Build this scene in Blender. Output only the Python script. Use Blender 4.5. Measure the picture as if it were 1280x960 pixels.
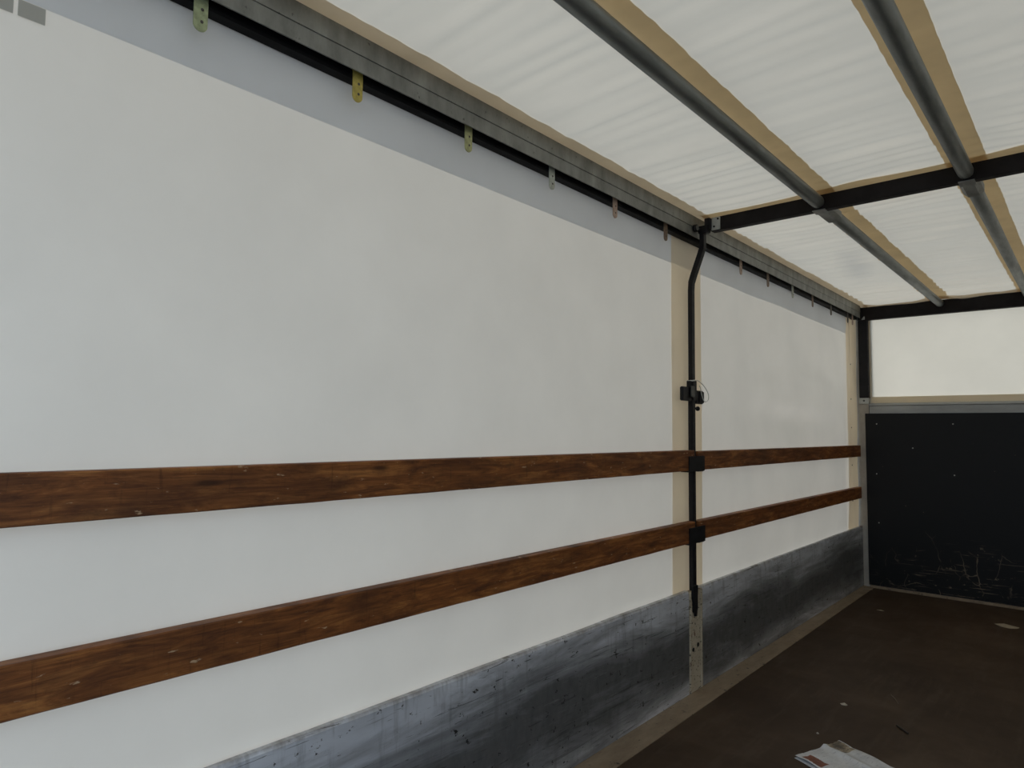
import bpy, bmesh, math, random
from mathutils import Vector, Matrix, noise

S = bpy.context.scene
for o in list(bpy.data.objects):
    bpy.data.objects.remove(o)

# ------------------------------------------------------------------ camera
YAW, PITCH, ROLL, FPX = 0.722756, 0.068391, 0.011716, 833.238
CAM = Vector((1.67317, -3.39521, 1.38483))
cy, sy, cp, sp = math.cos(YAW), math.sin(YAW), math.cos(PITCH), math.sin(PITCH)
fwd = Vector((-sy * cp, cy * cp, sp)); rt = Vector((cy, sy, 0)); up = rt.cross(fwd)
cr, sr = math.cos(ROLL), math.sin(ROLL)
rt, up = cr * rt + sr * up, -sr * rt + cr * up
cam = bpy.data.cameras.new('camera')
cam.sensor_width = 36; cam.lens = FPX / 1280 * 36; cam.clip_start = 0.02
co = bpy.data.objects.new('camera', cam)
co.matrix_world = Matrix(((rt.x, up.x, -fwd.x, CAM.x), (rt.y, up.y, -fwd.y, CAM.y), (rt.z, up.z, -fwd.z, CAM.z), (0, 0, 0, 1)))
S.collection.objects.link(co); S.camera = co

# ------------------------------------------------------------------ light and exposure
W = bpy.data.worlds.new('sky'); S.world = W; W.use_nodes = True
bg = W.node_tree.nodes['Background']
bg.inputs[0].default_value = (0.70, 0.87, 1.06, 1)      # even, overcast daylight
bg.inputs[1].default_value = 0.95
sl = bpy.data.lights.new('sun', 'SUN'); sl.energy = 1.15; sl.angle = math.radians(50); sl.color = (1.0, 0.90, 0.78)   # hazy sun ahead and to the left
so = bpy.data.objects.new('sun', sl); S.collection.objects.link(so)
so.rotation_euler = Vector((-.40, .72, .60)).to_track_quat('Z', 'Y').to_euler()
S.view_settings.view_transform = 'Standard'; S.view_settings.look = 'None'
S.view_settings.gamma = 1.0; S.view_settings.use_curve_mapping = False
S.view_settings.exposure = 0.55
S.cycles.max_bounces = 12; S.cycles.diffuse_bounces = 6; S.cycles.transmission_bounces = 8
S.cycles.use_denoising = True

# ------------------------------------------------------------------ materials
class NT:
    def __init__(s, name):
        s.m = bpy.data.materials.new(name); s.m.use_nodes = True
        s.t = s.m.node_tree; s.t.nodes.clear()
        s.out = s.n('ShaderNodeOutputMaterial')
    def n(s, typ, ins=None, **kw):
        nd = s.t.nodes.new(typ)
        for k, v in kw.items(): setattr(nd, k, v)
        for k, v in (ins or {}).items():
            if isinstance(v, bpy.types.NodeSocket): s.t.links.new(v, nd.inputs[k])
            else: nd.inputs[k].default_value = v
        return nd
    def coords(s, scale=(1, 1, 1), loc=(0, 0, 0)):
        tc = s.n('ShaderNodeTexCoord')
        return s.n('ShaderNodeMapping', {'Vector': tc.outputs['Object'], 'Scale': scale, 'Location': loc}).outputs[0]
    def noise(s, vec, scale=1, detail=4, rough=.55, dist=0):
        return s.n('ShaderNodeTexNoise', {'Vector': vec, 'Scale': scale, 'Detail': detail, 'Roughness': rough, 'Distortion': dist}).outputs['Fac']
    def ramp(s, fac, stops):
        r = s.n('ShaderNodeValToRGB', {'Fac': fac}); e = r.color_ramp.elements
        while len(e) < len(stops): e.new(.5)
        for el, (p, c) in zip(e, stops):
            el.position = p; el.color = (*c, 1) if isinstance(c, tuple) else (c, c, c, 1)
        return r.outputs[0]
    def mix(s, fac, a, b, blend='MIX'):
        nd = s.n('ShaderNodeMix', data_type='RGBA', blend_type=blend)
        for i, v in ((0, fac), (6, a), (7, b)):
            if isinstance(v, bpy.types.NodeSocket): s.t.links.new(v, nd.inputs[i])
            else: nd.inputs[i].default_value = v if i == 0 else (*v, 1)
        return nd.outputs[2]
    def math(s, op, a, b=0.0, clamp=False):
        nd = s.n('ShaderNodeMath', {0: a, 1: b}, operation=op, use_clamp=clamp)
        return nd.outputs[0]
    def bump(s, h, strength=.2, dist=.002):
        return s.n('ShaderNodeBump', {'Height': h, 'Strength': strength, 'Distance': dist}).outputs[0]
    def pbr(s, **ins):
        p = s.n('ShaderNodeBsdfPrincipled', {k.replace('_', ' '): ((*v, 1) if isinstance(v, tuple) and len(v) == 3 else v) for k, v in ins.items()})
        s.t.links.new(p.outputs[0], s.out.inputs[0]); return s.m

def tarp(name, diff, trans, fac, gloss=0.04, var=.06, scale=3.0, blotch=None):
    """coated fabric: part of the light is reflected, part passes through"""
    s = NT(name)
    v = s.noise(s.coords(), scale, 5)
    k = s.ramp(v, [(.3, 1 - var), (.7, 1.0)])
    if blotch:                                                # one soft, elongated grey blotch on the sheet
        (sx, sy_, ang, la, wa) = blotch
        p = s.n('ShaderNodeSeparateXYZ', {0: s.coords()})
        px, py = s.math('SUBTRACT', p.outputs[0], sx), s.math('SUBTRACT', p.outputs[1], sy_)
        ac = s.math('ADD', s.math('MULTIPLY', px, math.cos(ang) / wa), s.math('MULTIPLY', py, math.sin(ang) / wa))
        al = s.math('ADD', s.math('MULTIPLY', px, -math.sin(ang) / la), s.math('MULTIPLY', py, math.cos(ang) / la))
        dd = s.math('SQRT', s.math('ADD', s.math('MULTIPLY', ac, ac), s.math('MULTIPLY', al, al)))
        dd = s.math('ADD', dd, s.math('MULTIPLY', s.math('SUBTRACT', s.noise(s.coords(), 5, 4), .5), .8))
        k = s.mix(s.ramp(dd, [(.15, .32), (1.0, 0.0)]), k, (.52, .56, .64))
    d = s.n('ShaderNodeBsdfDiffuse', {'Color': s.mix(1, diff, k, 'MULTIPLY')})
    t = s.n('ShaderNodeBsdfTranslucent', {'Color': s.mix(1, trans, k, 'MULTIPLY')})
    g = s.n('ShaderNodeBsdfGlossy', {'Roughness': .42, 'Color': (1, 1, 1, 1)})
    w = s.noise(s.coords(), 900, 1)
    b = s.bump(w, .08, .0008)
    for nd in (d, t, g): s.t.links.new(b, nd.inputs['Normal'])
    m1 = s.n('ShaderNodeMixShader', {0: fac, 1: d.outputs[0], 2: t.outputs[0]})
    m2 = s.n('ShaderNodeMixShader', {0: gloss, 1: m1.outputs[0], 2: g.outputs[0]})
    s.t.links.new(m2.outputs[0], s.out.inputs[0]); return s.m

M = {}
M['curtain'] = tarp('white_pvc_curtain', (.84, .82, .77), (.95, .82, .67), .30)
M['curtain_double'] = tarp('doubled_pvc', (.92, .85, .73), (.98, .86, .67), .56, var=.07)
M['curtain_grey'] = tarp('grey_backed_pvc', (.74, .77, .81), (.90, .92, .96), .42)
M['curtain_patch'] = tarp('dull_patch_pvc', (.55, .54, .49), (.5, .48, .42), .16)
M['roof'] = tarp('roof_tarp', (.82, .80, .76), (.86, .75, .60), .31, var=.04, blotch=(.40, 1.75, .167, .75, .13))
M['roof_band'] = tarp('roof_band_tarp', (.72, .60, .41), (.92, .72, .44), .46, var=.12, scale=6)
M['roof_edge'] = tarp('roof_edge_tarp', (.74, .66, .55), (.88, .74, .55), .46, var=.1, scale=6)
M['front_tarp'] = tarp('front_tarp', (.88, .85, .77), (.97, .87, .71), .44)
M['front_band'] = tarp('front_band_tarp', (.80, .74, .62), (.84, .74, .56), .5)

def metal(name, a, b, metallic=.6, rough=.5, scale=8, stretch=(1, .3, 1), bump=.1, spots=None, spec=.5):
    s = NT(name)
    n1 = s.noise(s.coords(stretch), scale, 6, .65)
    c = s.ramp(n1, [(.3, a), (.72, b)])
    if spots:
        n2 = s.noise(s.coords((1, 1, 1), (3, 1, 7)), spots[0], 5, .7)
        c = s.mix(s.ramp(n2, [(spots[1], 0.0), (spots[1] + .07, 1.0)]), c, spots[2])
    return s.pbr(Base_Color=c, Metallic=metallic, Specular_IOR_Level=spec, Roughness=s.ramp(n1, [(.2, rough + .12), (.8, rough - .1)]), Normal=s.bump(n1, bump, .002))

M['galv'] = metal('galvanised_steel', (.15, .155, .15), (.32, .33, .32), .55, .5, 14, (1, .35, 1), spots=(60, .66, (.1, .1, .095)))
M['galv_rail'] = metal('galvanised_rail', (.175, .177, .165), (.32, .325, .30), .45, .5, 4.5, (1, 3.0, 1.2), spots=(34, .63, (.10, .10, .095)))
M['galv_tube'] = metal('galvanised_tube', (.13, .145, .145), (.27, .29, .285), .6, .45, 20, (1, .15, 1), spots=(80, .64, (.34, .34, .32)))
M['zinc_plate'] = metal('bright_zinc', (.36, .37, .36), (.52, .53, .5), .5, .5, 30)
M['black'] = metal('black_painted_steel', (.004, .004, .0055), (.010, .0095, .012), 0, .5, 20, spec=.28)
M['black_beam'] = metal('black_brown_beam', (.006, .004, .004), (.011, .008, .008), 0, .6, 12, spec=.22)
M['black_rubber'] = metal('black_track', (.003, .003, .0035), (.006, .006, .007), 0, .6, 30, spec=.15)
M['lock_grey'] = metal('worn_grey_lock', (.06, .062, .058), (.11, .11, .10), .4, .5, 40)
M['alu_rail'] = metal('dull_aluminium', (.30, .30, .29), (.42, .42, .40), .4, .5, 10, (.3, 1, 1))
M['screw'] = metal('screw_zinc', (.4, .4, .38), (.55, .55, .5), .6, .4, 40)
M['wire'] = metal('white_cable', (.62, .62, .58), (.75, .74, .7), 0, .5, 50)

def board_mat():
    s = NT('scuffed_aluminium_board')
    c0 = s.coords()
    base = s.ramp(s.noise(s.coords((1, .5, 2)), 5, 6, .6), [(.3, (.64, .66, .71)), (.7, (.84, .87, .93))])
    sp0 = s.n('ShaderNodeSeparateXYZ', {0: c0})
    # ragged mid-board band: the dark floor reflection painted in, mixed with cargo grime
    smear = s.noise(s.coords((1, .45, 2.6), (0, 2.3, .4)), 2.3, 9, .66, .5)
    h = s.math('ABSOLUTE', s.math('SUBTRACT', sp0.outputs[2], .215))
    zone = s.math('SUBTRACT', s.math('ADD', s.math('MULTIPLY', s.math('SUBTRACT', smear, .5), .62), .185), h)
    refl_grime = s.ramp(s.math('ADD', s.math('MULTIPLY', zone, 4.0), .5), [(.10, 0.0), (.55, .62), (1.0, .90)])
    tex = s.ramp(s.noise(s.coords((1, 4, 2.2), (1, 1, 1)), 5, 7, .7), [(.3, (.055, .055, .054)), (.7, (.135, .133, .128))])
    c = s.mix(refl_grime, base, tex)
    dribble = s.noise(s.coords((1, 9, 1.1), (3, 1, 0)), 2.6, 5, .6)
    c = s.mix(s.ramp(dribble, [(.56, 0.0), (.72, .5)]), c, (.16, .16, .16))
    scr = s.noise(s.coords((1, 2.4, 46), (0, 6, 2)), 2.0, 4, .6, .9)
    c = s.mix(s.ramp(scr, [(.63, 0.0), (.665, .8)]), c, (.07, .07, .07))
    drag = s.noise(s.coords((1, .8, 22), (1, 4, 2)), 2.5, 5, .6, .6)
    c = s.mix(s.ramp(drag, [(.60, 0.0), (.70, .65)]), c, (.05, .05, .05))
    pale = s.noise(s.coords((1, 1.2, 16), (5, 0, 1)), 3.4, 6, .7, .3)
    c = s.mix(s.ramp(pale, [(.60, 0.0), (.74, .5)]), c, (.50, .51, .50))
    chips = s.noise(s.coords((1, 1, 1.3), (2, 9, 4)), 26, 5, .7)
    c = s.mix(s.ramp(chips, [(.635, 0.0), (.66, 1.0)]), c, (.03, .028, .026))
    # brown grime along the ragged top edge
    sep = s.n('ShaderNodeSeparateXYZ', {0: c0})
    edge = s.math('ADD', sep.outputs[2], s.math('MULTIPLY', s.noise(s.coords((1, 1, 1), (7, 7, 7)), 14, 5, .7), .05))
    c = s.mix(s.ramp(edge, [(.545, 0.0), (.565, .7)]), c, (.16, .12, .085))
    return s.pbr(Base_Color=c, Metallic=.45, Roughness=s.ramp(smear, [(.3, .38), (.7, .52)]), Normal=s.bump(drag, .15, .002))
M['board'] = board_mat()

def cream_mat():
    s = NT('chipped_cream_paint')
    c = s.ramp(s.noise(s.coords(), 9, 5), [(.3, (.40, .34, .25)), (.7, (.54, .47, .36))])
    ch = s.noise(s.coords((1, 1, 2.2)), 34, 5, .7)
    c = s.mix(s.ramp(ch, [(.575, 0.0), (.61, 1.0)]), c, (.035, .028, .024))
    ru = s.noise(s.coords((1, 1, .7), (3, 3, 3)), 26, 4, .6)
    c = s.mix(s.ramp(ru, [(.63, 0.0), (.68, 1.0)]), c, (.10, .028, .014))
    return s.pbr(Base_Color=c, Roughness=.5)
M['cream'] = cream_mat()
M['white_post'] = metal('scuffed_white_paint', (.34, .31, .27), (.45, .42, .37), 0, .55, 14, (1, 1, .6), spots=(45, .66, (.12, .1, .09)))

def wood(name, dark, mid, light):
    s = NT(name)
    inf = s.n('ShaderNodeObjectInfo')
    tc = s.n('ShaderNodeTexCoord')
    off = s.n('ShaderNodeVectorMath', {0: tc.outputs['Object'], 1: s.n('ShaderNodeCombineXYZ', {0: 0.0, 1: s.math('MULTIPLY', inf.outputs['Random'], 40.0), 2: s.math('MULTIPLY', inf.outputs['Random'], 9.0)}).outputs[0]}, operation='ADD').outputs[0]
    def c(sc): return s.n('ShaderNodeMapping', {'Vector': off, 'Scale': sc}).outputs[0]
    grain = s.noise(c((8, 2.0, 19)), 2.0, 9, .68, .9)
    col = s.ramp(grain, [(.30, dark), (.50, mid), (.72, light)])
    big = s.noise(c((1, 2.2, 6)), 1.3, 5, .6, .5)
    col = s.mix(s.ramp(big, [(.44, 0.0), (.68, .75)]), col, dark)
    blot = s.noise(c((6, 9, 22)), 1.6, 6, .68)
    col = s.mix(s.ramp(blot, [(.52, 0.0), (.70, .55)]), col, tuple(x * .75 for x in dark))
    fine = s.noise(c((20, 3, 150)), 2.5, 3, .6)
    col = s.mix(s.ramp(fine, [(.50, 0.0), (.70, .45)]), col, tuple(x * .5 for x in dark))
    cross = s.noise(c((1, 40, 3)), 1.5, 4, .7)
    col = s.mix(s.ramp(cross, [(.60, 0.0), (.70, .4)]), col, tuple(x * .6 for x in dark))
    nick = s.noise(c((4, 9, 34)), 2.2, 4, .6)
    col = s.mix(s.ramp(nick, [(.665, 0.0), (.715, .85)]), col, (.50, .34, .20))
    kn = s.n('ShaderNodeTexVoronoi', {'Vector': c((1, 1.6, 7)), 'Scale': 1.7}).outputs['Distance']
    col = s.mix(s.ramp(kn, [(.05, .8), (.12, 0.0)]), col, tuple(x * .5 for x in dark))
    return s.pbr(Base_Color=col, Roughness=s.ramp(grain, [(.3, .62), (.7, .45)]), Normal=s.bump(grain, .25, .002), Specular_IOR_Level=.25)
M['wood'] = wood('varnished_brown_plank', (.070, .026, .011), (.21, .070, .018), (.44, .18, .05))

def floor_mat():
    s = NT('dark_brown_floor_plywood')
    a = s.noise(s.coords((1, 1, 1)), 1.4, 8, .65, .3)
    c = s.ramp(a, [(.30, (.036, .022, .014)), (.52, (.054, .034, .021)), (.72, (.085, .056, .036))])
    st = s.noise(s.coords((6, .8, 1)), 2.2, 6, .7)
    c = s.mix(s.ramp(st, [(.52, 0.0), (.75, .5)]), c, (.10, .075, .055))
    sp_ = s.noise(s.coords((1, 1, 1), (4, 2, 0)), 60, 3, .6)
    c = s.mix(s.ramp(sp_, [(.73, 0.0), (.78, .7)]), c, (.22, .18, .13))
    return s.pbr(Base_Color=c, Roughness=s.ramp(a, [(.3, .6), (.7, .5)]), Normal=s.bump(sp_, .15, .001), Specular_IOR_Level=.16)
M['floor'] = floor_mat()

def strip_mat():
    s = NT('worn_floor_edge')
    a = s.noise(s.coords((3, 1, 1)), 4, 7, .7)
    c = s.ramp(a, [(.3, (.19, .135, .085)), (.7, (.33, .25, .17))])
    b = s.noise(s.coords((1, 1, 1), (2, 2, 2)), 24, 4, .7)
    c = s.mix(s.ramp(b, [(.62, 0.0), (.68, .9)]), c, (.04, .03, .025))
    return s.pbr(Base_Color=c, Roughness=.6, Metallic=.1)
M['strip'] = strip_mat()

def panel_mat():
    s = NT('scratched_black_panel')
    c0 = s.coords()
    sep = s.n('ShaderNodeSeparateXYZ', {0: c0})
    low = s.ramp(s.math('ADD', sep.outputs[2], s.math('MULTIPLY', s.math('SUBTRACT', s.noise(c0, 3, 4), .5), .7)), [(.10, 1.0), (.46, .0)])
    right = s.ramp(sep.outputs[0], [(.12, .25), (.75, 1.0)])
    hs = s.noise(s.coords((1.4, 1, 34)), 2.2, 6, .65, .8)
    hm = s.ramp(hs, [(.585, 0.0), (.63, 1.0)])
    hm = s.math('MULTIPLY', hm, s.ramp(s.noise(s.coords((2, 1, 5), (4, 0, 1)), 2.4, 3), [(.47, 0.0), (.56, 1.0)]))
    vo = s.n('ShaderNodeTexVoronoi', {'Vector': s.n('ShaderNodeVectorMath', {0: s.coords((5.5, 1, 2.6)), 1: s.n('ShaderNodeTexNoise', {'Vector': c0, 'Scale': 4.0, 'Detail': 3.0}).outputs['Color']}, operation='ADD').outputs[0], 'Scale': 1.3}, feature='DISTANCE_TO_EDGE').outputs['Distance']
    vm = s.math('MULTIPLY', s.ramp(vo, [(.0, 1.0), (.024, 0.0)]), s.ramp(s.noise(s.coords((1, 1, 1), (6, 0, 3)), 5, 3), [(.47, 0.0), (.55, 1.0)]))
    bl = s.ramp(s.noise(s.coords((1, 1, 1.6), (1, 5, 2)), 16, 5, .7), [(.64, 0.0), (.70, 1.0)])
    m = s.math('MAXIMUM', hm, s.math('MAXIMUM', vm, bl))
    m = s.math('MULTIPLY', s.math('MULTIPLY', m, low), right)
    far = s.ramp(s.noise(s.coords((1, 1, 1), (9, 0, 0)), 30, 3, .6), [(.74, 0.0), (.78, .5)])
    m = s.math('MULTIPLY', s.math('MAXIMUM', m, far), .75)
    c = s.mix(m, (.0055, .0055, .006), (.34, .27, .18))
    return s.pbr(Base_Color=c, Roughness=.5, Specular_IOR_Level=.25)
M['panel'] = panel_mat()

def plain(name, col, rough=.6, var=.12, scale=20, metallic=0.0):
    s = NT(name)
    n = s.noise(s.coords(), scale, 4)
    c = s.ramp(n, [(.3, tuple(x * (1 - var) for x in col)), (.7, tuple(min(1, x * (1 + var)) for x in col))])
    return s.pbr(Base_Color=c, Roughness=rough, Metallic=metallic)
M['asphalt'] = plain('yard_asphalt', (.16, .16, .155), .9, .3, 2)

# ------------------------------------------------------------------ geometry helpers
C = S.collection
class MB:
    def __init__(s): s.bm = bmesh.new()
    def box(s, x0, x1, y0, y1, z0, z1, bevel=0.0):
        b = bmesh.new()
        vs = [b.verts.new((x, y, z)) for x in (x0, x1) for y in (y0, y1) for z in (z0, z1)]
        for f in ((0, 1, 3, 2), (4, 6, 7, 5), (0, 4, 5, 1), (2, 3, 7, 6), (0, 2, 6, 4), (1, 5, 7, 3)): b.faces.new([vs[i] for i in f])
        if bevel: bmesh.ops.bevel(b, geom=b.edges[:], offset=bevel, segments=2, affect='EDGES')
        s._add(b); return s
    def _add(s, b):
        me = bpy.data.meshes.new('tmp'); b.to_mesh(me); b.free(); s.bm.from_mesh(me); bpy.data.meshes.remove(me)
    def prism(s, pts, a, b_, axis='y'):
        """closed outline pts swept from a to b_ along an axis; for y the outline is (x,z), for x (y,z), for z (x,y)"""
        def P(p, t): return {'y': (p[0], t, p[1]), 'x': (t, p[0], p[1]), 'z': (p[0], p[1], t)}[axis]
        A = [s.bm.verts.new(P(p, a)) for p in pts]; B = [s.bm.verts.new(P(p, b_)) for p in pts]; n = len(pts)
        for i in range(n): s.bm.faces.new((A[i], A[(i + 1) % n], B[(i + 1) % n], B[i]))
        s.bm.faces.new(A[::-1]); s.bm.faces.new(B); return s
    def tube(s, pts, r, seg=16, cap=True):
        pts = [Vector(p) for p in pts]; rings = []
        rr = r if isinstance(r, (list, tuple)) else [r] * len(pts)
        ref = None
        for i, p in enumerate(pts):
            t = (pts[min(i + 1, len(pts) - 1)] - pts[max(i - 1, 0)]).normalized()
            if ref is None: ref = t.orthogonal().normalized()
            ref = (ref - t * ref.dot(t)).normalized(); b = t.cross(ref)
            rings.append([s.bm.verts.new(p + rr[i] * (math.cos(a) * ref + math.sin(a) * b)) for a in [2 * math.pi * k / seg for k in range(seg)]])
        for A, B in zip(rings, rings[1:]):
            for k in range(seg):
                f = s.bm.faces.new((A[k], A[(k + 1) % seg], B[(k + 1) % seg], B[k])); f.smooth = True
        if cap: s.bm.faces.new(rings[0][::-1]); s.bm.faces.new(rings[-1])
        return s
    def ball(s, c, r, sc=(1, 1, 1)):
        g = bmesh.ops.create_uvsphere(s.bm, u_segments=14, v_segments=9, radius=1)
        for v in g['verts']: v.co = Vector((v.co.x * r * sc[0], v.co.y * r * sc[1], v.co.z * r * sc[2])) + Vector(c)
        for f in s.bm.faces:
            if f.verts[0] in g['verts']: f.smooth = True
        return s
    def sheet(s, us, vs, fn):
        R = [[s.bm.verts.new(fn(u, v)) for v in vs] for u in us]
        for i in range(len(us) - 1):
            for j in range(len(vs) - 1):
                f = s.bm.faces.new((R[i][j], R[i + 1][j], R[i + 1][j + 1], R[i][j + 1])); f.smooth = True
        return s
    def build(s, name, mat, parent=None, base=None):
        bmesh.ops.recalc_face_normals(s.bm, faces=s.bm.faces[:])
        o0 = Vector(base) if base else (Vector(parent['base']) if parent is not None and 'base' in parent else Vector((0, 0, 0)))
        for v in s.bm.verts: v.co -= o0
        me = bpy.data.meshes.new(name); s.bm.to_mesh(me); s.bm.free()
        me.materials.append(M[mat])
        o = bpy.data.objects.new(name, me); C.objects.link(o)
        o['base'] = tuple(o0)
        if parent is not None: o.parent = parent
        else: o.location = o0
        return o
def rng(a, b, n): return [a + (b - a) * i / n for i in range(n + 1)]
def tag(o, label=None, cat=None, group=None, kind=None):
    if label: o['label'] = label
    if cat: o['category'] = cat
    if group: o['group'] = group
    if kind: o['kind'] = kind
    return o
def thing(name, base, label, cat, group=None):
    o = bpy.data.objects.new(name, None); C.objects.link(o); o.empty_display_size = .1
    o.location = base; o['base'] = base
    return tag(o, label, cat, group)

# ================================================================== the setting
YB, YF = -4.6, 3.47            # open rear, front
XR = 2.52                      # right side
RZ = 2.576                     # roof sheet
def edge_x(y): return .1185 - .0088 * y

f = MB()
f.prism([(edge_x(YB) + .001, YB), (edge_x(YF) + .001, YF), (XR - .05, YF), (XR - .05, YB)], -.03, 0.0, 'z')
tag(f.build('floor', 'floor'), 'dark brown worn plywood load floor with scattered scraps', 'floor', kind='structure')
tag(MB().box(-40, 40, -40, 40, -1.3, -1.2).build('ground', 'asphalt'), 'grey yard asphalt outside', 'ground', kind='structure')
r = MB()
r.prism([(-.02, YB), (-.02, YF), (edge_x(YF), YF), (edge_x(YB), YB)], -.03, 0.002, 'z')
tag(r.build('trim_1', 'strip'), 'worn pale edge strip of the floor along the side boards', 'floor trim', kind='structure')

def ripple(x, y):
    near = max(0.0, (y - 2.3) / 1.1)
    nb = max(0.0, 1 - abs(y - .2) / .8)
    w = .013 * noise.noise(Vector((x * .9 + .22 * y, y * 7.0, 1.3))) + .0085 * noise.noise(Vector((x * 1.6, y * 17.0 + .9 * x, 4.1)))
    w += (near * .019 + nb * .0045 + .0018) * math.sin(2 * math.pi * (y / (.15 if near else .09) + .25 * math.sin(2.3 * x) + .8 * noise.noise(Vector((x * 1.2, y * 2, 9)))))
    hold = min(abs(x - .664), abs(x - 1.274), abs(x - 1.884)) / .16           # the tubes, rails and beams hold the sheet taut
    hold = min(hold, abs(x - .03) / .14, abs(y - .06) / .05)
    return w * (.26 + .74 * min(1.0, hold) ** 1.5) * (1.5 if y > .1 else 1.1)
def roof_pt(dz):
    def fn(u, v): return (u, v, RZ + .008 + dz + ripple(u, v))
    return fn
ceil = MB().sheet(rng(-.05, XR + .01, 54), rng(YB, -2.6, 90) + rng(-2.585, 3.50, 520), roof_pt(0)).build('ceiling', 'roof')
tag(ceil, 'white translucent rippled roof tarpaulin with tan reinforcing bands', 'roof', kind='structure')
def band(x0, x1, y0, y1, mat, nx, ny, dz=-.0035):
    o = MB().sheet(rng(x0, x1, nx), rng(y0, y1, ny), roof_pt(dz)).build('reinforcing_band', mat, ceil)
    return tag(o, 'tan reinforcing band')
band(.575, .735, YB, 3.44, 'roof_band', 6, 560)
band(1.200, 1.350, YB, 3.44, 'roof_band', 6, 560)
band(-.04, .086, YB, 3.44, 'roof_edge', 4, 400)
band(.05, XR - .03, .004, .150, 'roof_band', 50, 10, -.0065)
band(.05, XR - .052, 3.33, 3.46, 'roof_edge', 50, 10, -.0065)

# the unseen right side: its curtain is drawn open beside the photographer, closed further forward
rw = MB().box(XR, XR + .006, -2.55, YF, .5, 2.58).build('wall_right', 'curtain')
tag(rw, 'white side curtain of the opposite side', 'wall', kind='structure')
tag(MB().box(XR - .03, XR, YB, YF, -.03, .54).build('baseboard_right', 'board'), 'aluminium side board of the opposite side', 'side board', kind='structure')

tag(MB().box(XR - .05, XR - .0005, 3.392, 3.47, .0005, 2.57).build('trim_2', 'white_post'), 'white post in the right front corner', 'corner trim', kind='structure')

# ================================================================== left curtain
CX = -.047
def gauss(y, z, y0, z0, sy_, sz): return math.exp(-((y - y0) / sy_) ** 2 - ((z - z0) / sz) ** 2)
def cur_x(y, z):
    b = .004 * noise.noise(Vector((y * .8, z * 1.1, 2)))
    far = min(1, max(0, (y - .4) / .5)) * min(1, max(0, (3.2 - y) / .5))
    b += far * (.045 * gauss(y, z, 1.9, 1.66, .9, .12) - .035 * gauss(y, z, 1.7, 1.50, .8, .12) + .018 * noise.noise(Vector((y * 1.6, z * 2.6, 5))))
    if y > 2.7:
        k = min(1, (y - 2.7) / .4); b += k * .010 * noise.noise(Vector((y * 7 + z * 1.3, z * 1.6, 8)))
    return b
def cur(dx):
    def fn(y, z): return (CX + dx + min(cur_x(y, z), .012), y, z)
    return fn
cz = rng(.42, 2.50, 60)
side = MB().sheet(rng(YB, -.4, 60) + rng(-.36, 3.450, 150), cz, cur(0)).build('side_curtain', 'curtain', base=(CX, 0, .42))
tag(side, 'large white tarpaulin side curtain hanging behind the brown planks', 'curtain')
side['base'] = (CX, 0, .42)
tag(MB().sheet(rng(YB, -.4, 60) + rng(-.36, 3.17, 140), rng(2.300, 2.50, 5), cur(.0028)).build('upper_band', 'curtain_grey', side), 'blue grey strip along the curtain top')
tag(MB().sheet(rng(-.155, .198, 12), rng(.42, 2.50, 60), cur(.0045)).build('overlap_band', 'curtain_double', side), 'beige overlap strip behind the post')
def hem(y, z):
    w = .0075 * math.sin((y - 3.14) * 30 + .8 * math.sin(z * 1.7)) + .005 * noise.noise(Vector((y * 9, z * 2.2, 3)))
    k = min(1.0, max(0.0, (z - .56) / .2))
    return (min(-.0295, CX + min(cur_x(y, z), .012) * .6 + .006 + k * (.006 + max(-.008, w) * (1.0 if y < 3.3 else .8))), min(3.452, y + .03 * (z - 1.4) * (1 if y < 3.2 else .3)), z)
tag(MB().sheet(rng(3.125, 3.445, 34), rng(.42, 2.48, 50), hem).build('front_hem', 'curtain_double', side), 'creased beige hem')
for y0, y1, z0 in ((-3.020 - .052, -3.022, 2.262), (-3.140, -3.080, 2.262)):
    tag(MB().sheet(rng(y0, y1, 3), rng(z0, 2.299, 3), cur(.003)).build('patch', 'curtain_patch', side), 'dull grey square patch')
for z in (2.02, 1.70, 1.44, 1.10, .78):
    MB().ball((CX + .020, 3.215 + .02 * (z - 1.4), z), .006, (.5, 1, 1)).build('eyelet', 'lock_grey', side)

# ================================================================== roof rail and hangers
rail = thing('roof_rail', (0, 0, 2.46), 'grey galvanised roof rail above the white side curtain', 'rail')
prof = [(.0285, 2.461), (.0285, 2.512), (.0315, 2.513), (.0315, 2.5735), (-.060, 2.5735), (-.060, 2.467), (-.055, 2.467), (-.055, 2.5685), (.0235, 2.5685), (.0235, 2.461)]
MB().prism(prof, YB, 3.365).build('rail_channel', 'galv_rail', rail)
MB().prism([(-.036, 2.447), (.000, 2.447), (.002, 2.455), (.002, 2.55), (-.036, 2.55)], YB, 3.365).build('curtain_track', 'black_rubber', rail)

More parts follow.
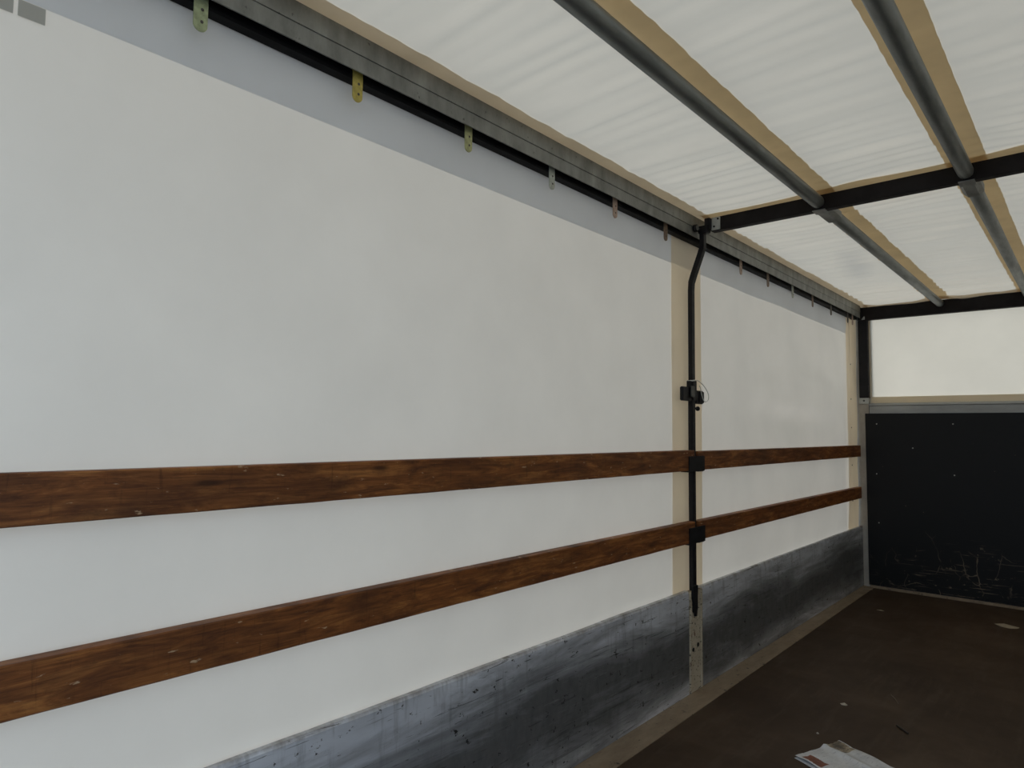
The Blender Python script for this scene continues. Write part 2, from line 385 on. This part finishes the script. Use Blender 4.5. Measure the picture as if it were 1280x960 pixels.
M['yellow_zinc'] = plain('yellow_zinc', (.52, .42, .10), .45, .25, 60, .25)
M['green_zinc'] = plain('green_zinc', (.40, .45, .26), .45, .3, 60, .25)
M['olive_zinc'] = plain('olive_zinc', (.45, .45, .22), .45, .3, 60, .25)
M['pale_zinc'] = plain('pale_zinc', (.46, .48, .42), .45, .2, 60, .25)
M['pink_zinc'] = plain('pink_zinc', (.46, .33, .26), .45, .2, 60, .25)
M['rusty_zinc'] = plain('rusty_zinc', (.22, .15, .10), .5, .3, 60, .2)
M['dark_zinc'] = plain('dark_zinc', (.10, .085, .075), .5, .3, 60, .2)
def hanger_plate(b):
    w, z1, z0 = .0175, .045, -.030
    pts = [(w, z1), (-w, z1)] + [(w * math.cos(a), z0 + w * math.sin(a)) for a in [math.pi + math.pi * k / 14 for k in range(15)]]
    m = MB(); m.prism(pts, .0035, .0075, 'x')
    m.prism([(-w, .045), (w, .045), (w, .050), (-w, .050)], .0025, .0075, 'x')
    return m
plate_me = rivet_me = None
HN = [(-2.710, 'green_zinc', 'largest pale green curtain hanger plate, at the top left picture edge'),
      (-2.235, 'yellow_zinc', 'bright yellow zinc curtain hanger plate on the grey curtain strip'),
      (-1.757, 'olive_zinc', 'olive green hanger plate, next one forward of the bright yellow hanger'),
      (-1.270, 'pale_zinc', 'pale grey green hanger plate between the olive and the pinkish hangers'),
      (-.790, 'pink_zinc', 'pinkish hanger plate, last but one before the black centre post'),
      (-.305, 'rusty_zinc', 'rusty brown hanger plate, last one before the black centre post'),
      (.668, 'pink_zinc', 'small pinkish hanger, first one beyond the black centre post'),
      (1.127, 'rusty_zinc', 'small brown hanger, second one beyond the black centre post'),
      (1.615, 'pale_zinc', 'small greyish hanger, third one beyond the black centre post'),
      (2.070, 'rusty_zinc', 'small brown hanger, fourth one beyond the black centre post'),
      (2.550, 'dark_zinc', 'tiny dark hanger, fifth one beyond the black centre post'),
      (3.045, 'dark_zinc', 'tiny dark hanger beside the beige hem, second from the front corner'),
      (3.200, 'pink_zinc', 'tiny pinkish hanger on the beige hem, nearest the front corner')]
for k, (y, mt, lab) in enumerate(HN):
    t = thing('curtain_hanger', (0, y, 2.425), lab, 'hanger', 'metal hangers along the curtain top')
    pl = hanger_plate(None)
    for v in pl.bm.verts: v.co += Vector((0, y, 2.425))
    pl.build('plate', mt, t)
    for z in (.010, -.022):
        MB().ball((.0078, y + .003, 2.425 + z), .0042, (.5, 1, 1)).build('rivet', 'dark_zinc', t)

# ================================================================== cross beams of the roof
b = thing('roof_beam', (0, .06, 2.49), 'black cross beam under the roof, joined to the centre post', 'beam')
MB().box(.100, XR - .03, .036, .078, 2.489, 2.5655, .002).build('beam_bar', 'black_beam', b)
br = MB().box(.104, .154, .031, .036, 2.493, 2.563, .0015).build('end_bracket', 'zinc_plate', b)
for x, z in ((.142, 2.552), (.120, 2.512)):
    MB().tube([(x, .031, z), (x, .027, z)], .0055, 10).build('bolt', 'black', br)
b2 = thing('roof_beam', (0, 3.40, 2.45), 'black cross beam above the white front tarpaulin', 'beam')
MB().box(.034, XR - .051, 3.385, 3.44, 2.440, 2.559, .003).build('beam_bar', 'black_beam', b2)

def roof_tube(x, y0, y1, zc, label, saddle):
    t = thing('roof_tube', (x, y0, zc), label, 'tube', 'galvanised tubes under the roof')
    r_ = .031
    ys = [y0] + [y0 + .004] + rng(y0 + .02, y1 - .02, 12) + [y1 - .006, y1]
    rr = [r_ * .8, r_] + [r_] * 13 + [r_ * .93, r_ * .7]
    MB().tube([(x, y, zc) for y in ys], rr, 24).build('tube', 'galv_tube', t)
    if saddle:
        m = MB()
        w = .040
        pts = [(x - w, zc + .01), (x - w, zc - .020), (x - .022, zc - .0385), (x + .022, zc - .0385), (x + w, zc - .020), (x + w, zc + .01), (x + .036, zc + .01), (x + .036, zc - .018), (x + .020, zc - .0345), (x - .020, zc - .0345), (x - .036, zc - .018), (x - .036, zc + .01)]
        m.prism(pts, y0 - .001, y0 + .20)
        m.box(x - .030, x + .030, .030, y0 + .02, zc - .0395, zc - .0355)
        m.build('saddle_bracket', 'galv', t)
        MB().box(x + .041, x + .052, y0 + .002, y0 + .05, zc - .012, zc + .022, .001).build('clip', 'black', t)
    return t
TZ = 2.526
roof_tube(.664, YB, .034, TZ, 'left galvanised roof tube, the near length in front of the black cross beam', False)
roof_tube(1.274, YB, .034, TZ, 'right galvanised roof tube, the near length in front of the black cross beam', False)
roof_tube(.664, .080, 3.384, TZ, 'left galvanised roof tube, the far length beyond the black cross beam', True)
roof_tube(1.274, .080, 3.384, TZ, 'right galvanised roof tube, the far length beyond the black cross beam', True)

# ================================================================== wooden planks
def plank(y0, y1, z0, z1, label, seed):
    random.seed(seed)
    m = MB(); n = max(24, int((y1 - y0) * 30)); ys = rng(y0, y1, n)
    xa, xb, c = -.027, .012, .003
    rings = []
    for y in ys:
        s = .0035 * math.sin((y - y0) * .9 + seed) ; e = .0009 * noise.noise(Vector((y * 9, seed, 0))); e2 = .0012 * noise.noise(Vector((y * 7, seed, 4)))
        p = [(xa, z0), (xb - c, z0 + e2), (xb, z0 + c + e2), (xb, z1 - c + e), (xb - c, z1 + e), (xa, z1)]
        rings.append([m.bm.verts.new((px, y, pz)) for px, pz in p])
    for A, B in zip(rings, rings[1:]):
        for k in range(6): m.bm.faces.new((A[k], A[(k + 1) % 6], B[(k + 1) % 6], B[k]))
    m.bm.faces.new(rings[0][::-1]); m.bm.faces.new(rings[-1])
    o = m.build('wooden_plank', 'wood', base=(-.008, (y0 + y1) / 2, z0))
    return tag(o, label, 'plank', 'brown planks across the side curtain')
plank(-4.5, -.004, 1.175, 1.2845, 'upper brown plank on the near curtain, left of the black post', 1)
plank(-4.5, -.004, .790, .9015, 'lower brown plank on the near curtain, left of the black post', 2)
plank(.040, 3.345, 1.1755, 1.278, 'upper brown plank between the black post and the front corner', 3)
plank(.040, 3.345, .797, .899, 'lower brown plank between the black post and the front corner', 4)

# ================================================================== side boards
def board(y0, y1, label):
    m = MB()
    ys = rng(y0, y1, max(30, int((y1 - y0) * 12)))
    zs = [(-.002, .004), (-.001, .03), (.0, .10), (.0005, .25), (.0005, .42), (.0, .50), (-.001, .528), (-.005, .5385), (-.026, .5385), (-.028, .004)]
    rings = []
    for y in ys:
        k = (y - y0) / (y1 - y0); bow = .006 * math.sin(math.pi * min(1, max(0, k)))
        rings.append([m.bm.verts.new((x - bow * (z / .54) * (1 if x > -.02 else .2), y, z + (.003 * noise.noise(Vector((y * 2.1, 3, 1))) + .0015 * noise.noise(Vector((y * 23, 3, 1))) if z > .49 else 0))) for x, z in zs])
    n = len(zs)
    for A, B in zip(rings, rings[1:]):
        for k in range(n):
            f = m.bm.faces.new((A[k], A[(k + 1) % n], B[(k + 1) % n], B[k]))
    m.bm.faces.new(rings[0][::-1]); m.bm.faces.new(rings[-1])
    o = m.build('side_board', 'board', base=(-.014, (y0 + y1) / 2, 0.004)); o['base'] = (-.014, (y0 + y1) / 2, 0.004)
    return tag(o, label, 'side board', 'aluminium side boards')
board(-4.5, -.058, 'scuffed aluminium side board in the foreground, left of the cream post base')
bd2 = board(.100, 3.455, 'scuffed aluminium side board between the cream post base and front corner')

# ================================================================== centre post
post = thing('centre_post', (0, .0175, .40), 'black steel centre post with a cranked top and lock', 'post')
# lower square tube, thinner upper tube, cranked head
MB().box(-.027, .0, -.001, .037, .505, 1.66, .003).build('lower_tube', 'black', post)
up_m = MB()
path = [(-.012, 1.66), (-.012, 2.17), (-.009, 2.215), (.006, 2.26), (.046, 2.365), (.058, 2.40), (.060, 2.43), (.060, 2.505)]
prev = None; rings = []
for i, (x, z) in enumerate(path):
    h = .0125; rings.append([up_m.bm.verts.new((x + dx, .0175 + dy, z + (dx * -.45 if 2 <= i <= 5 else 0))) for dx, dy in ((-h, -.0155), (h, -.0155), (h, .0155), (-h, .0155))])
for A, B in zip(rings, rings[1:]):
    for k in range(4): up_m.bm.faces.new((A[k], A[(k + 1) % 4], B[(k + 1) % 4], B[k]))
up_m.bm.faces.new(rings[0][::-1]); up_m.bm.faces.new(rings[-1])
up_m.build('upper_tube', 'black', post)
hd = MB()
hd.box(.040, .100, -.004, .034, 2.478, 2.520, .004).box(.074, .106, .005, .060, 2.500, 2.560, .003)
hd.tube([(.034, -.034, 2.502), (.052, -.034, 2.502)], .020, 16).tube([(.05, -.02, 2.50), (.05, .03, 2.50)], .008, 10)
hd.build('post_head', 'black', post)
MB().tube([(.052, -.034, 2.502), (.055, -.034, 2.502)], .014, 16).build('head_bolt', 'galv', post)
# lock
lk = MB().box(-.030, .008, -.012, .040, 1.555, 1.668, .004).build('lock_collar', 'black', post)
MB().box(.008, .014, -.043, .004, 1.572, 1.636, .003).build('lock_handle', 'lock_grey', lk)
lp = MB()
lp.box(-.016, .004, -.118, -.012, 1.552, 1.628, .004)
lp.build('lock_plate', 'black', lk)
rp = MB()
rp.box(-.016, .004, .042, .128, 1.540, 1.614, .004).box(.004, .010, .070, .124, 1.546, 1.608, .002).box(.010, .013, .088, .098, 1.548, 1.565)
rp.build('lock_plate', 'black', lk)
MB().ball((.0, .062, 1.513), .013).tube([(-.01, .030, 1.516), (0, .062, 1.513)], .006, 8).build('lock_knob', 'black', lk)
wp = [(.010, -.016, 1.664), (.014, .010, 1.668), (.016, .045, 1.664), (.020, .09, 1.645), (.022, .135, 1.615), (.022, .155, 1.588), (.020, .152, 1.564), (.018, .128, 1.554), (.016, .102, 1.562), (.014, .085, 1.590), (.013, .070, 1.630), (.012, .060, 1.640)]
sm = []
for i in range(len(wp) - 1):
    p0, p1, p2, p3 = [Vector(wp[min(max(j, 0), len(wp) - 1)]) for j in (i - 1, i, i + 1, i + 2)]
    for t in (0, .25, .5, .75):
        sm.append(.5 * ((2 * p1) + (p2 - p0) * t + (2 * p0 - 5 * p1 + 4 * p2 - p3) * t * t + (3 * p1 - p0 - 3 * p2 + p3) * t ** 3))
sm.append(Vector(wp[-1]))
tag(MB().tube(sm, .0022, 8).build('cable', 'wire', post), 'thin white cable loop')
MB().tube([(-.024, -.006, 1.664), (.006, -.010, 1.664), (.012, .010, 1.667)], .004, 8).build('cable_tie', 'wire', post)
for z0, h in ((1.175, .078), (.790, .082)):
    m = MB()
    m.box(.0125, .0185, -.078, .108, z0 - .004, z0 + h, .0015)
    m.box(-.033, .0125, -.078, -.004, z0 - .0075, z0 - .0015, .001).box(-.033, .0125, .040, .106, z0 - .0075, z0 - .0015, .001)
    m.box(-.034, -.0285, -.078, .106, z0 - .004, z0 + h, .001)
    m.box(.000, .0125, .000, .036, z0 + .01, z0 + h - .01)
    m.build('plank_pocket', 'black', post)
ft = MB()
ft.prism([(y - .018, z) for y, z in ((-.010, .56), (-.012, .505), (-.002, .470), (-.002, .425), (.014, .412), (.016, .398), (.032, .398), (.034, .425), (.042, .44), (.042, .505), (.046, .53), (.044, .56))], .0006, .012, 'x')
ft.build('foot', 'black', post)

base = thing('post_base', (0, .02, 0), 'chipped cream painted post base between the two side boards', 'post base')
MB().box(-.03, .000, -.056, .098, .003, .500, .002).box(-.03, .000, -.056, -.0015, .500, .530).box(-.03, .000, .0375, .098, .500, .530).build('base_plate', 'cream', base)
MB().box(.0002, .005, -.052, -.036, .006, .528, .001).build('edge_strip', 'cream', base)
MB().box(.0002, .005, .078, .094, .006, .528, .001).build('edge_strip', 'cream', base)
MB().prism([(-.044, .46), (-.038, .46), (-.038, .388), (.044, .388), (.044, .46), (.050, .46), (.050, .380), (-.044, .380)], .0002, .008, 'x').build('foot_socket', 'cream', base)
for y, z in ((-.012, .225), (.044, .240)):
    MB().tube([(.0, y, z), (.003, y, z)], .011, 14).build('bolt_hole', 'black', base)

# ================================================================== front corner, front wall
cpst = thing('corner_post', (.04, 3.41, 0), 'front corner post, black above and scuffed white below', 'post')
MB().box(.002, .082, 3.385, 3.46, 1.716, 2.4395, .003).build('upper_post', 'black', cpst)
MB().box(.002, .079, 3.388, 3.46, .0025, 1.660, .002).build('lower_post', 'white_post', cpst)
MB().box(-.056, .100, 3.4605, 3.466, .0025, 2.600).build('outer_flange', 'white_post', cpst)
bk = MB().box(-.001, .081, 3.380, 3.46, 1.6605, 1.7155, .002).build('joint_bracket', 'zinc_plate', cpst)
MB().tube([(.042, 3.380, 1.690), (.042, 3.376, 1.690)], .009, 12).build('bolt', 'lock_grey', bk)
MB().box(.002, .033, 3.370, 3.44, 2.4400, 2.562, .002).build('corner_cap', 'black', cpst)
MB().prism([(.036, 2.445), (.064, 2.445), (.064, 2.474), (.054, 2.474)], 3.380, 3.3845).build('corner_plate', 'zinc_plate', cpst)

ft_ = MB().sheet(rng(.084, XR - .051, 40), rng(1.668, 2.585, 34), lambda x, z: (x, 3.452 + .012 * noise.noise(Vector((x * 1.6 + z * 1.2, z * 1.5, 7))) + .006 * math.sin((x - .1) * 9 - z * 5) * math.exp(-x * 2.2), z)).build('front_tarpaulin', 'front_tarp', base=(1.25, 3.42, 1.664))
tag(ft_, 'creamy white front tarpaulin above the black panel', 'tarpaulin'); ft_['base'] = (1.25, 3.42, 1.664)
tag(MB().box(.085, XR - .051, 3.425, 3.428, 1.668, 1.7245).build('hem_band', 'front_band', ft_), 'beige hem')
tag(MB().box(.083, .096, 3.425, 3.428, 1.7245, 2.439).build('hem_band', 'front_band', ft_), 'beige hem')
fr = thing('front_rail', (1.2, 3.40, 1.571), 'grey aluminium rail between the white tarpaulin and black panel', 'rail')
MB().prism([(3.392, 1.573), (3.388, 1.640), (3.440, 1.640), (3.440, 1.573)], .084, XR - .051, 'x').build('rail_face', 'alu_rail', fr)
MB().prism([(3.392, 1.6405), (3.382, 1.645), (3.382, 1.652), (3.394, 1.6665), (3.440, 1.6665), (3.440, 1.6405)], .084, XR - .051, 'x').build('rail_lip', 'alu_rail', fr)

pn = MB().box(.051, XR - .051, 3.366, 3.386, .024, 1.5715, .002).build('bulkhead', 'panel', base=(0, 3.386, 0))
tag(pn, 'black scratched bulkhead panel at the front end', 'panel'); pn['base'] = (0, 3.386, 0)
for x, z in ((.145, 1.476), (.731, 1.477), (.427, 1.264), (.135, 1.024), (.730, 1.042), (.144, .586), (1.30, 1.47), (1.30, 1.04)):
    MB().ball((x, 3.366, z), .0055, (1, .5, 1)).build('screw', 'screw', pn)
tag(MB().box(.060, XR - .051, 3.350, 3.386, .0005, .0225, .003).build('baseboard_front', 'strip'), 'thin grey strip at the foot of the black panel', 'baseboard', kind='structure')

# ================================================================== litter on the floor
def paper_mat():
    s = NT('printed_paper')
    tc = s.coords()
    sep = s.n('ShaderNodeSeparateXYZ', {0: tc})
    n1 = s.noise(tc, 18, 5, .7)
    c = s.ramp(n1, [(.3, (.44, .45, .47)), (.6, (.60, .60, .61))])
    li = s.noise(s.coords((22, 130, 1)), 1.2, 4, .7)
    c = s.mix(s.ramp(li, [(.56, 0.0), (.66, .55)]), c, (.16, .16, .17))
    u = s.math('ADD', sep.outputs[0], s.math('MULTIPLY', s.math('SUBTRACT', s.noise(tc, 40, 3), .5), .012))
    v = s.math('MULTIPLY', sep.outputs[1], -1.0)
    def rect(u0, u1, v0, v1):
        a = s.math('MULTIPLY', s.math('GREATER_THAN', u, u0), s.math('LESS_THAN', u, u1))
        b_ = s.math('MULTIPLY', s.math('GREATER_THAN', v, v0), s.math('LESS_THAN', v, v1))
        return s.math('MULTIPLY', a, b_)
    red = s.ramp(s.noise(tc, 50, 4), [(.35, (.10, .022, .010)), (.65, (.20, .055, .022))])
    c = s.mix(rect(.012, .062, .028, .12), c, red)
    pic = s.ramp(s.noise(s.coords((1, 1, 1), (2, 4, 0)), 24, 5, .7, .6), [(.36, (.06, .045, .03)), (.5, (.22, .17, .11)), (.62, (.42, .37, .28))])
    c = s.mix(rect(.188, .279, -.02, .085), c, pic)
    return s.pbr(Base_Color=c, Roughness=.45)
M['paper'] = paper_mat()
M['scrap'] = plain('tan_paper', (.34, .28, .20), .8, .15, 40)
M['pale_scrap'] = plain('pale_paper', (.40, .36, .30), .8, .15, 60)
M['stick'] = plain('dark_stick', (.035, .025, .02), .6, .2, 50)
M['straw'] = plain('thin_straw', (.15, .12, .085), .7, .2, 50)
mg = thing('newspaper', (.640, -.363, 0.0), 'crumpled printed newspaper with a brown picture on the floor, bottom edge', 'newspaper')
mg.rotation_euler = (0, 0, math.atan2(.262, .104))
def page(z0, amp, u0, u1, v0, v1, skew):
    m = MB()
    def fn(u, v):
        crease = .010 * math.exp(-((u - .185) / .018) ** 2)
        rag = .012 * noise.noise(Vector((u * 55, 3, 1))) * max(0, 1 - v / .03) if u > .18 else 0
        z = z0 + amp * abs(noise.noise(Vector((u * 13, v * 9, 2)))) + crease + (.005 * max(0, (u - .19) / .09) * max(0, 1 - v / .1))
        return (u + skew * v, -v - rag, z)
    m.sheet(rng(u0, u1, 44), rng(v0, v1, 50), fn)
    return m
def build_local(m, name, mat, parent):
    me = bpy.data.meshes.new(name)
    m.bm.to_mesh(me); m.bm.free(); me.materials.append(M[mat])
    o = bpy.data.objects.new(name, me); C.objects.link(o); o.parent = parent; return o
build_local(page(.006, .010, 0, .285, 0, .36, 0), 'printed_sheet', 'paper', mg)
M['under_paper'] = plain('plain_newsprint', (.44, .46, .50), .6, .12, 30)
build_local(page(.0015, .002, -.012, .27, .006, .37, -.06), 'under_sheet', 'under_paper', mg)

def scrap(x, y, pts, mat, label, name='paper_scrap', h=.004, cat='paper scrap'):
    m = MB()
    A = [m.bm.verts.new((x + px, y + py, .0008)) for px, py in pts]
    B = [m.bm.verts.new((x + px * .97, y + py * .97, .0018 + h * (i % 2))) for i, (px, py) in enumerate(pts)]
    n = len(pts)
    for i in range(n): m.bm.faces.new((A[i], A[(i + 1) % n], B[(i + 1) % n], B[i]))
    m.bm.faces.new(A[::-1])
    cc = m.bm.verts.new((x, y, .0018 + h * .6))
    for i in range(n): m.bm.faces.new((B[i], B[(i + 1) % n], cc))
    return tag(m.build(name, mat, base=(x, y, .0008)), label, cat)
scrap(1.11, 2.70, [(-.075, .03), (-.02, .065), (.075, .03), (.06, -.02), (.02, -.045), (-.03, -.03)], 'scrap', 'flat tan cardboard scrap on the far floor near the black panel', 'cardboard_scrap', cat='cardboard scrap')
scrap(.636, .377, [(-.018, .002), (0, .016), (.018, .006), (.014, -.010), (-.006, -.012)], 'pale_scrap', 'small pale paper scrap on the floor beyond the newspaper')
scrap(.325, 2.54, [(-.03, .004), (0, .012), (.028, .004), (.01, -.012)], 'scrap', 'small tan paper scrap near the front corner post')
scrap(.641, -.064, [(-.007, .002), (0, .008), (.008, 0), (0, -.006)], 'pale_scrap', 'tiny white paper crumb just beyond the newspaper')
scrap(.075, 3.27, [(-.03, .0), (-.01, .012), (.03, .006), (.01, -.012)], 'scrap', 'small tan paper scrap on the pale floor strip in the front corner')
tag(MB().tube([(.896, .278, .005), (.925, .25, .0052), (.954, .218, .005)], [.004, .0048, .004], 8).build('stick', 'stick', base=(.92, .25, .0004)), 'short dark stick lying on the brown floor', 'stick')
tag(MB().tube([(.787, .686, .002), (.815, .640, .0025), (.842, .582, .002)], .0017, 6).build('straw', 'straw', base=(.815, .64, .0003)), 'thin pale straw lying on the brown floor', 'straw')

for o in bpy.data.objects:
    if 'base' in o: del o['base']
